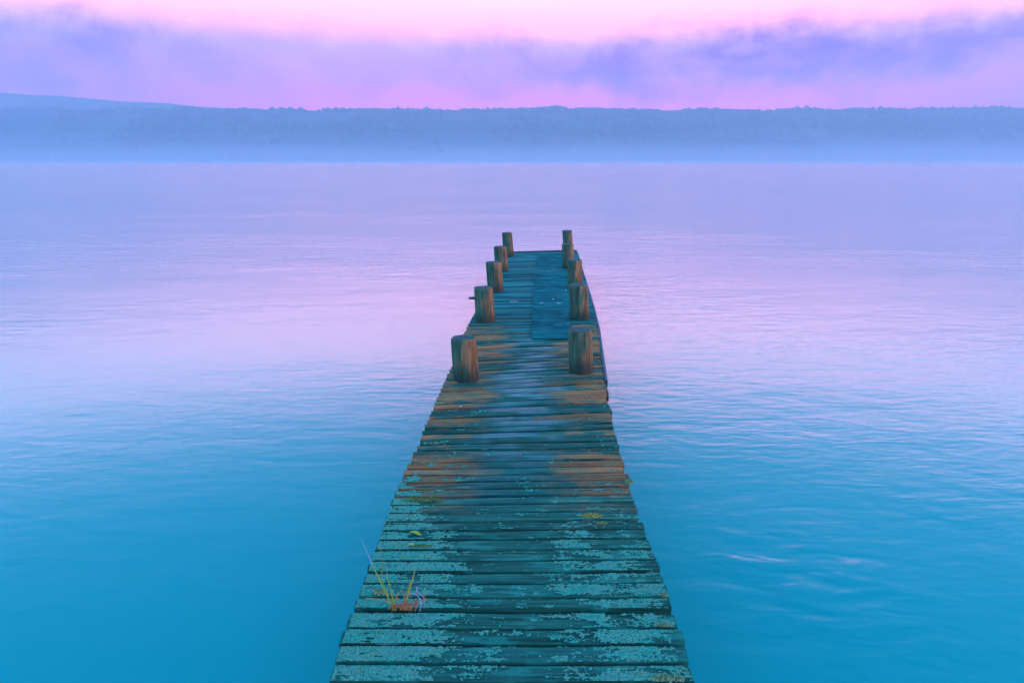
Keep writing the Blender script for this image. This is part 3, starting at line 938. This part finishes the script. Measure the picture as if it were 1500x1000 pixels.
# ------------------------------------------------------------------ grass tuft in the wide gap
gc = on_plane(596, 893)
gc.z = DECK - 0.02
tuft = empty('grass_tuft', gc)
tag(tuft, 'small grass tuft with red curly stems growing from the widest gap', 'grass')
M_gr = simple_mat('green_blade', (0.46, 0.44, 0.02), 0.55, 0.3, 30, col2=(0.30, 0.38, 0.03))
M_dry = simple_mat('dry_blade', (0.55, 0.40, 0.10), 0.6, 0.3, 30, col2=(0.42, 0.36, 0.06))
M_pale = simple_mat('pale_stem', (0.55, 0.50, 0.62), 0.6, 0.2, 30)
M_rst = simple_mat('red_stem', (0.74, 0.085, 0.03), 0.5, 0.4, 40, col2=(0.70, 0.18, 0.10))
def at_depth(px, py, yw):
    dr = ray(px, py)
    k = yw / dr.y
    return Vector((dr.x * k, yw, CAMZ + dr.z * k))
def stem(name, pts, w0, w1, mat, lab=None):
    """tapered stem through photo-measured points standing over the gap (x, y, depth offset)"""
    P = [at_depth(px, py, gc.y + dz_) for px, py, dz_ in pts]
    fine_ = []
    n_ = len(P)
    for k in range(n_ - 1):
        p0, p1, p2, p3 = P[max(k - 1, 0)], P[k], P[k + 1], P[min(k + 2, n_ - 1)]
        for s in range(4):
            t_ = s / 4
            fine_.append(0.5 * ((2 * p1) + (p2 - p0) * t_ + (2 * p0 - 5 * p1 + 4 * p2 - p3) * t_ ** 2 + (3 * p1 - p0 - 3 * p2 + p3) * t_ ** 3))
    fine_.append(P[-1])
    vs, fs = [], []
    m_ = len(fine_)
    for k, p in enumerate(fine_):
        tan = (fine_[min(k + 1, m_ - 1)] - fine_[max(k - 1, 0)]).normalized()
        e1 = tan.cross(Vector((0, 1, 0.3))).normalized(); e2_ = tan.cross(e1)
        r = (w0 + (w1 - w0) * k / (m_ - 1)) * 0.58
        for s in range(5):
            a = 6.283 * s / 5
            vs.append(p + e1 * math.cos(a) * r + e2_ * math.sin(a) * r * 0.6 - gc)
    for k in range(m_ - 1):
        for s in range(5):
            a = k * 5 + s; b_ = k * 5 + (s + 1) % 5
            fs.append((a, b_, b_ + 5, a + 5))
    fs.append((4, 3, 2, 1, 0)); fs.append(tuple((m_ - 1) * 5 + s for s in range(5)))
    o = mesh(name, vs, fs, mat, tuft, smooth=True)
    if lab: o['label'] = lab
    return o
def Z(x, y, dzz=0.0):                                   # from the enlarged crop to photo pixels
    return (500 + x / 7.143, 780 + y / 7.143, dzz)
stem('grass_blade', [Z(545, 790), Z(470, 640, .01), Z(390, 470, .02), Z(320, 330, .03)], 0.0050, 0.0036, M_gr, 'long green blade leaning left')
stem('grass_blade', [Z(330, 350, .03), Z(280, 230, .04), Z(210, 65, .05)], 0.0030, 0.0012, M_pale, 'pale tip of the long blade')
stem('grass_blade', [Z(560, 800), Z(530, 660, .01), Z(510, 560, .015), Z(480, 470, .02)], 0.0048, 0.0036, M_gr)
stem('grass_blade', [Z(505, 720, .005), Z(450, 560, .02), Z(425, 470, .03), Z(415, 340, .04)], 0.0040, 0.0012, M_gr)
stem('grass_blade', [Z(425, 450, .028), Z(455, 445, .03), Z(485, 455, .03)], 0.0034, 0.0030, M_gr, 'bent green tip')
stem('grass_blade', [Z(480, 460, .03), Z(476, 400, .035), Z(478, 330, .04)], 0.0020, 0.0010, M_pale)
stem('grass_blade', [Z(680, 810), Z(690, 690, .01), Z(720, 570, .02), Z(750, 470, .03), Z(768, 405, .03)], 0.0075, 0.0030, M_dry, 'straight yellowing blade leaning right')
stem('grass_blade', [Z(665, 810), Z(675, 700, .01), Z(700, 600, .02), Z(720, 490, .03)], 0.0055, 0.0020, M_gr)
stem('grass_blade', [Z(430, 420, .05), Z(432, 300, .06), Z(405, 140, .07)], 0.0016, 0.0008, M_dry)
stem('grass_blade', [Z(520, 740), Z(430, 700, .0), Z(340, 690, .0), Z(250, 685, .0)], 0.0040, 0.0034, M_dry, 'pale blade lying flat to the left')
curls = [
    [Z(545, 760), Z(640, 730, -.01), Z(740, 745, -.01), Z(830, 725, 0), Z(880, 690, .01), Z(845, 650, .02), Z(790, 632, .02)],
    [Z(820, 820, -.01), Z(835, 740, -.01), Z(815, 680, 0), Z(770, 640, .01), Z(720, 632, .01)],
    [Z(790, 560, .02), Z(795, 620, .02), Z(835, 650, .02), Z(878, 710, .01), Z(850, 735, 0), Z(780, 745, 0)],
    [Z(595, 720, 0), Z(578, 670, .01), Z(605, 625, .02), Z(660, 622, .02), Z(690, 640, .02)],
    [Z(490, 800, -.01), Z(520, 770, -.01), Z(535, 745, -.005)],
    [Z(530, 800, -.01), Z(545, 760, -.01), Z(590, 750, -.01), Z(610, 790, -.01)],
    [Z(570, 815, -.01), Z(590, 770, -.01), Z(640, 765, -.01), Z(655, 810, -.01)],
    [Z(620, 810, -.01), Z(640, 760, -.01), Z(690, 755, -.01), Z(715, 800, -.01)],
    [Z(715, 815, -.01), Z(735, 765, -.01), Z(775, 750, -.005), Z(790, 690, 0)],
    [Z(770, 820, -.01), Z(785, 770, -.01), Z(780, 730, 0), Z(745, 700, 0)],
    [Z(655, 800, -.01), Z(665, 720, 0), Z(660, 660, .01), Z(685, 600, .02)],
    [Z(600, 770, -.01), Z(680, 740, -.005), Z(760, 740, -.005), Z(800, 700, 0)],
    [Z(555, 790, -.01), Z(620, 745, -.01), Z(700, 765, -.01), Z(740, 800, -.01)],
]
for k, pts in enumerate(curls):
    stem('curly_stem', pts, 0.0042 if k > 3 else 0.0034, 0.0024, M_rst if k not in (1, 2) else M_pale, None if k not in (1, 2) else 'pale pink curled stem')

# finer blades and a little soil caught in the gap
rg2 = random.Random(21)
for k in range(14):
    x0 = rg2.uniform(500, 760)
    hh = rg2.uniform(60, 230)
    ln2 = rg2.uniform(-90, 70)
    stem('grass_blade', [Z(x0, 812, -.005), Z(x0 + ln2 * 0.3, 812 - hh * 0.45, .005), Z(x0 + ln2, 812 - hh, .015 + rg2.uniform(-.01, .01))],
         0.0026, 0.0010, (M_gr, M_dry, M_gr, M_rst)[k % 4])
M_soil = simple_mat('gap_soil', (0.060, 0.055, 0.030), 0.95, 0.6, 90)
vs, fs = [], []
for k in range(40):
    c = Vector((rg2.uniform(-0.075, 0.075), rg2.uniform(-0.008, 0.012), rg2.uniform(-0.012, 0.010)))
    r = rg2.uniform(0.004, 0.009)
    o = len(vs)
    vs += [c + Vector(v) * r * rg2.uniform(0.7, 1.2) for v in ICO_V]
    fs += [tuple(int(o + q_) for q_ in f) for f in ICO_T]
mesh('soil', vs, fs, M_soil, tuft)['kind'] = 'stuff'
